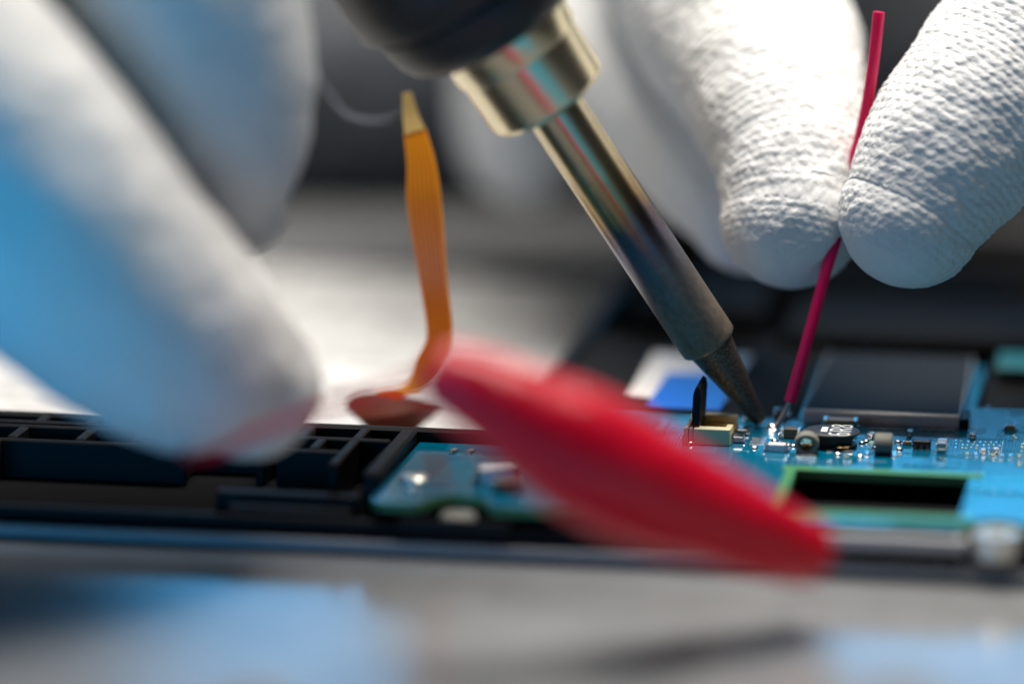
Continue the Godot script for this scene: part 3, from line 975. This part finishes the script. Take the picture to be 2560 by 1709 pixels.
func build_iron() -> void:
	iron_pictures()
	var axis := Vector3(-0.5285, 0.8295, 0.1805).normalized()
	var tip := Vector3(0.4, 0.75, 0.15)
	var side := axis.cross(Vector3(0, 0, 1)).normalized()
	var t := Transform3D(Basis(side, axis, side.cross(axis)), Vector3.ZERO)
	var n := thing("soldering_iron", "soldering iron with heat-tinted steel barrel and black handle", "soldering iron", tip)
	var mb := MB.new()
	mb.lathe([Vector2(0, -0.55), Vector2(0.35, -0.48), Vector2(0.66, -0.2), Vector2(0.82, 0.2), Vector2(2.68, 11.0), Vector2(2.72, 11.4), Vector2(2.72, 14.0)], 56, t)
	part("tip", mb, M.tip, n)
	mb = MB.new()
	mb.lathe([Vector2(0, -0.60), Vector2(0.4, -0.52), Vector2(0.66, -0.22), Vector2(0.80, 0.25), Vector2(0.86, 0.7), Vector2(0.80, 0.9)], 40, Transform3D(t.basis, side * -0.04 + Vector3(0.05, 0, 0.0)))
	part("tinned_end", mb, M.solder, n)
	mb = MB.new()
	mb.lathe([Vector2(2.76, 12.4), Vector2(2.76, 11.5), Vector2(3.24, 11.42), Vector2(3.32, 11.52), Vector2(3.34, 12.0), Vector2(3.34, 28.0), Vector2(3.34, 46.0)], 72, t)
	part("barrel", mb, M.barrel, n)
	mb = MB.new()
	mb.lathe([Vector2(3.35, 45.7), Vector2(6.3, 45.6), Vector2(6.75, 45.75), Vector2(7.0, 46.05), Vector2(7.1, 46.5), Vector2(7.1, 52.2), Vector2(7.12, 52.4), Vector2(7.45, 52.45), Vector2(7.5, 52.55), Vector2(7.5, 57.0)], 80, t)
	part("ferrule", mb, M.ferrule, n)
	mb = MB.new()
	mb.lathe([Vector2(7.4, 56.4), Vector2(8.5, 55.9), Vector2(9.8, 56.1), Vector2(10.9, 56.9), Vector2(11.6, 58.1), Vector2(12.0, 59.8), Vector2(12.1, 61.4), Vector2(11.8, 61.8), Vector2(11.8, 62.3), Vector2(13.1, 62.5), Vector2(13.4, 62.9), Vector2(13.45, 66.0), Vector2(13.4, 72.0), Vector2(13.0, 90.0), Vector2(12.0, 110.0), Vector2(11.6, 150.0), Vector2(10.0, 154.0), Vector2(0, 155.0)], 88, t)
	part("handle", mb, M.rubber, n)

# ---------------------------------------------------------------- gloved hands
func build_hands() -> void:
	# hand that pinches the wire: thumb, index, middle, ring and little finger, palm
	var mb := MB.new()
	var z := Vector3(10, 20, -8)
	sweep(mb, [Vector3(17.1, 24.3, 0.6) - z, Vector3(20.9, 30.3, -1.6) - z, Vector3(27.7, 37.6, -6.0) - z, Vector3(35.3, 45.3, -11.7) - z, Vector3(43, 57, -26) - z, Vector3(40, 66, -60) - z], [8.1, 10.1, 11.4, 12.3, 13.5, 15.0], 800, 480, 0.175, 0.4)
	sweep(mb, [Vector3(4.4, 22.4, -8.6) - z, Vector3(4.7, 24.4, -9.8) - z, Vector3(4.6, 28.5, -13.6) - z, Vector3(3.6, 33.8, -21.0) - z, Vector3(1.8, 39.0, -31) - z, Vector3(-2.0, 45.0, -44) - z, Vector3(-4.0, 53, -62) - z, Vector3(4, 66, -95) - z], [8.1, 8.2, 8.9, 10.6, 12.4, 13.5, 14.0, 16.0], 800, 420, 0.175, 0.4)
	sweep(mb, [Vector3(1.5, 19.6, -31) - z, Vector3(-0.3, 21.8, -35) - z, Vector3(-6.0, 27.0, -48) - z, Vector3(-13.0, 32.0, -62) - z, Vector3(-22, 40, -78) - z, Vector3(-20, 56, -98) - z], [7.8, 8.6, 9.5, 9.9, 10.4, 14.0], 420, 220, 0.2, 0.4)
	sweep(mb, [Vector3(-25.5, 14.5, -118) - z, Vector3(-26.0, 19.5, -121) - z, Vector3(-22.5, 30.0, -125) - z, Vector3(-16, 42, -122) - z, Vector3(-8, 60, -115) - z], [9.5, 10.5, 12.0, 13.5, 16.0], 90, 72, 0.0, 0.5)
	sweep(mb, [Vector3(-44, 38, -128) - z, Vector3(-40, 44, -128) - z, Vector3(-30, 54, -124) - z, Vector3(-12, 66, -118) - z], [8.0, 9.0, 10.0, 13.0], 70, 60, 0.0, 0.5)
	sweep(mb, [Vector3(-22, 62, -104) - z, Vector3(0, 66, -98) - z, Vector3(22, 68, -88) - z, Vector3(44, 72, -74) - z], [17.0, 21.0, 21.0, 17.0], 80, 80, 0.0, 0.6)
	sweep(mb, [Vector3(0, 70, -100) - z, Vector3(12, 92, -125) - z, Vector3(24, 120, -160) - z], [24.0, 26.0, 28.0], 60, 80, 0.0, 0.6)
	var h := thing("gloved_hand", "white knitted-glove hand pinching the thin red wire above the board", "gloved hand", z)
	part("glove", mb, M.glove, h)

	# steadying hand at the left, nearer than the focus
	mb = MB.new()
	z = Vector3(-58, 10, 40)
	sweep(mb, [Vector3(-54.8, 13.4, 38.5) - z, Vector3(-56.2, 14.8, 39.5) - z, Vector3(-60.6, 18.2, 43.0) - z, Vector3(-69.6, 27.4, 47.0) - z, Vector3(-78.0, 38.2, 50.0) - z, Vector3(-89.0, 50.5, 50.0) - z, Vector3(-108, 74, 40) - z], [7.6, 8.6, 11.0, 13.2, 14.2, 14.8, 17.0], 260, 140, 0.12, 0.42)
	sweep(mb, [Vector3(-55.6, 29.2, 26.0) - z, Vector3(-56.6, 32.0, 27.5) - z, Vector3(-57.4, 36.2, 30.0) - z, Vector3(-59.5, 44.6, 32.5) - z, Vector3(-62.5, 53.5, 34.0) - z, Vector3(-66.0, 63.0, 33.0) - z, Vector3(-82, 84, 24) - z], [4.2, 6.2, 9.0, 12.0, 13.8, 14.4, 17.0], 260, 140, 0.12, 0.42)
	sweep(mb, [Vector3(-74, 70, 16) - z, Vector3(-84, 84, 20) - z, Vector3(-104, 86, 30) - z, Vector3(-120, 84, 40) - z], [17.0, 21.0, 22.0, 18.0], 60, 60, 0.0, 0.6)
	sweep(mb, [Vector3(-96, 88, 28) - z, Vector3(-120, 112, 22) - z, Vector3(-150, 140, 14) - z], [24.0, 26.0, 28.0], 50, 60, 0.0, 0.6)
	h = thing("gloved_hand", "white-gloved hand at the left pressing on the black frame, out of focus", "gloved hand", z)
	part("glove", mb, M.glove, h)

func build_smoke() -> void:
	var n := thing("smoke_wisp", "faint curl of grey smoke beside the amber strip's tip", "smoke", Vector3(-46, 33, -14))
	var z := Vector3(-46, 33, -14)
	for k in 5:
		var e := Vector3(0.22 * k - 0.4, 0.32 * k - 0.6, 0.3 * k)
		var mb := MB.new()
		sweep(mb, [Vector3(-50.5, 38.5, -15) - z + e, Vector3(-48.5, 35.6, -14.6) - z + e, Vector3(-46.6, 33.6, -14.2) - z + e * 0.7, Vector3(-43.6, 33.0, -14.2) - z + e, Vector3(-40.8, 33.6, -14.6) - z + e * 1.6], [0.05, 0.13, 0.15, 0.13, 0.05], 60, 12)
		part("strand", mb, M.smoke, n)

func _ready() -> void:
	bumps.seed = 3
	bumps.frequency = 0.03
	bumps.fractal_octaves = 3
	setup_view()
	make_materials()
	build_table()
	build_chassis()
	build_board()
	build_cables()
	build_iron()
	build_hands()
	build_smoke()
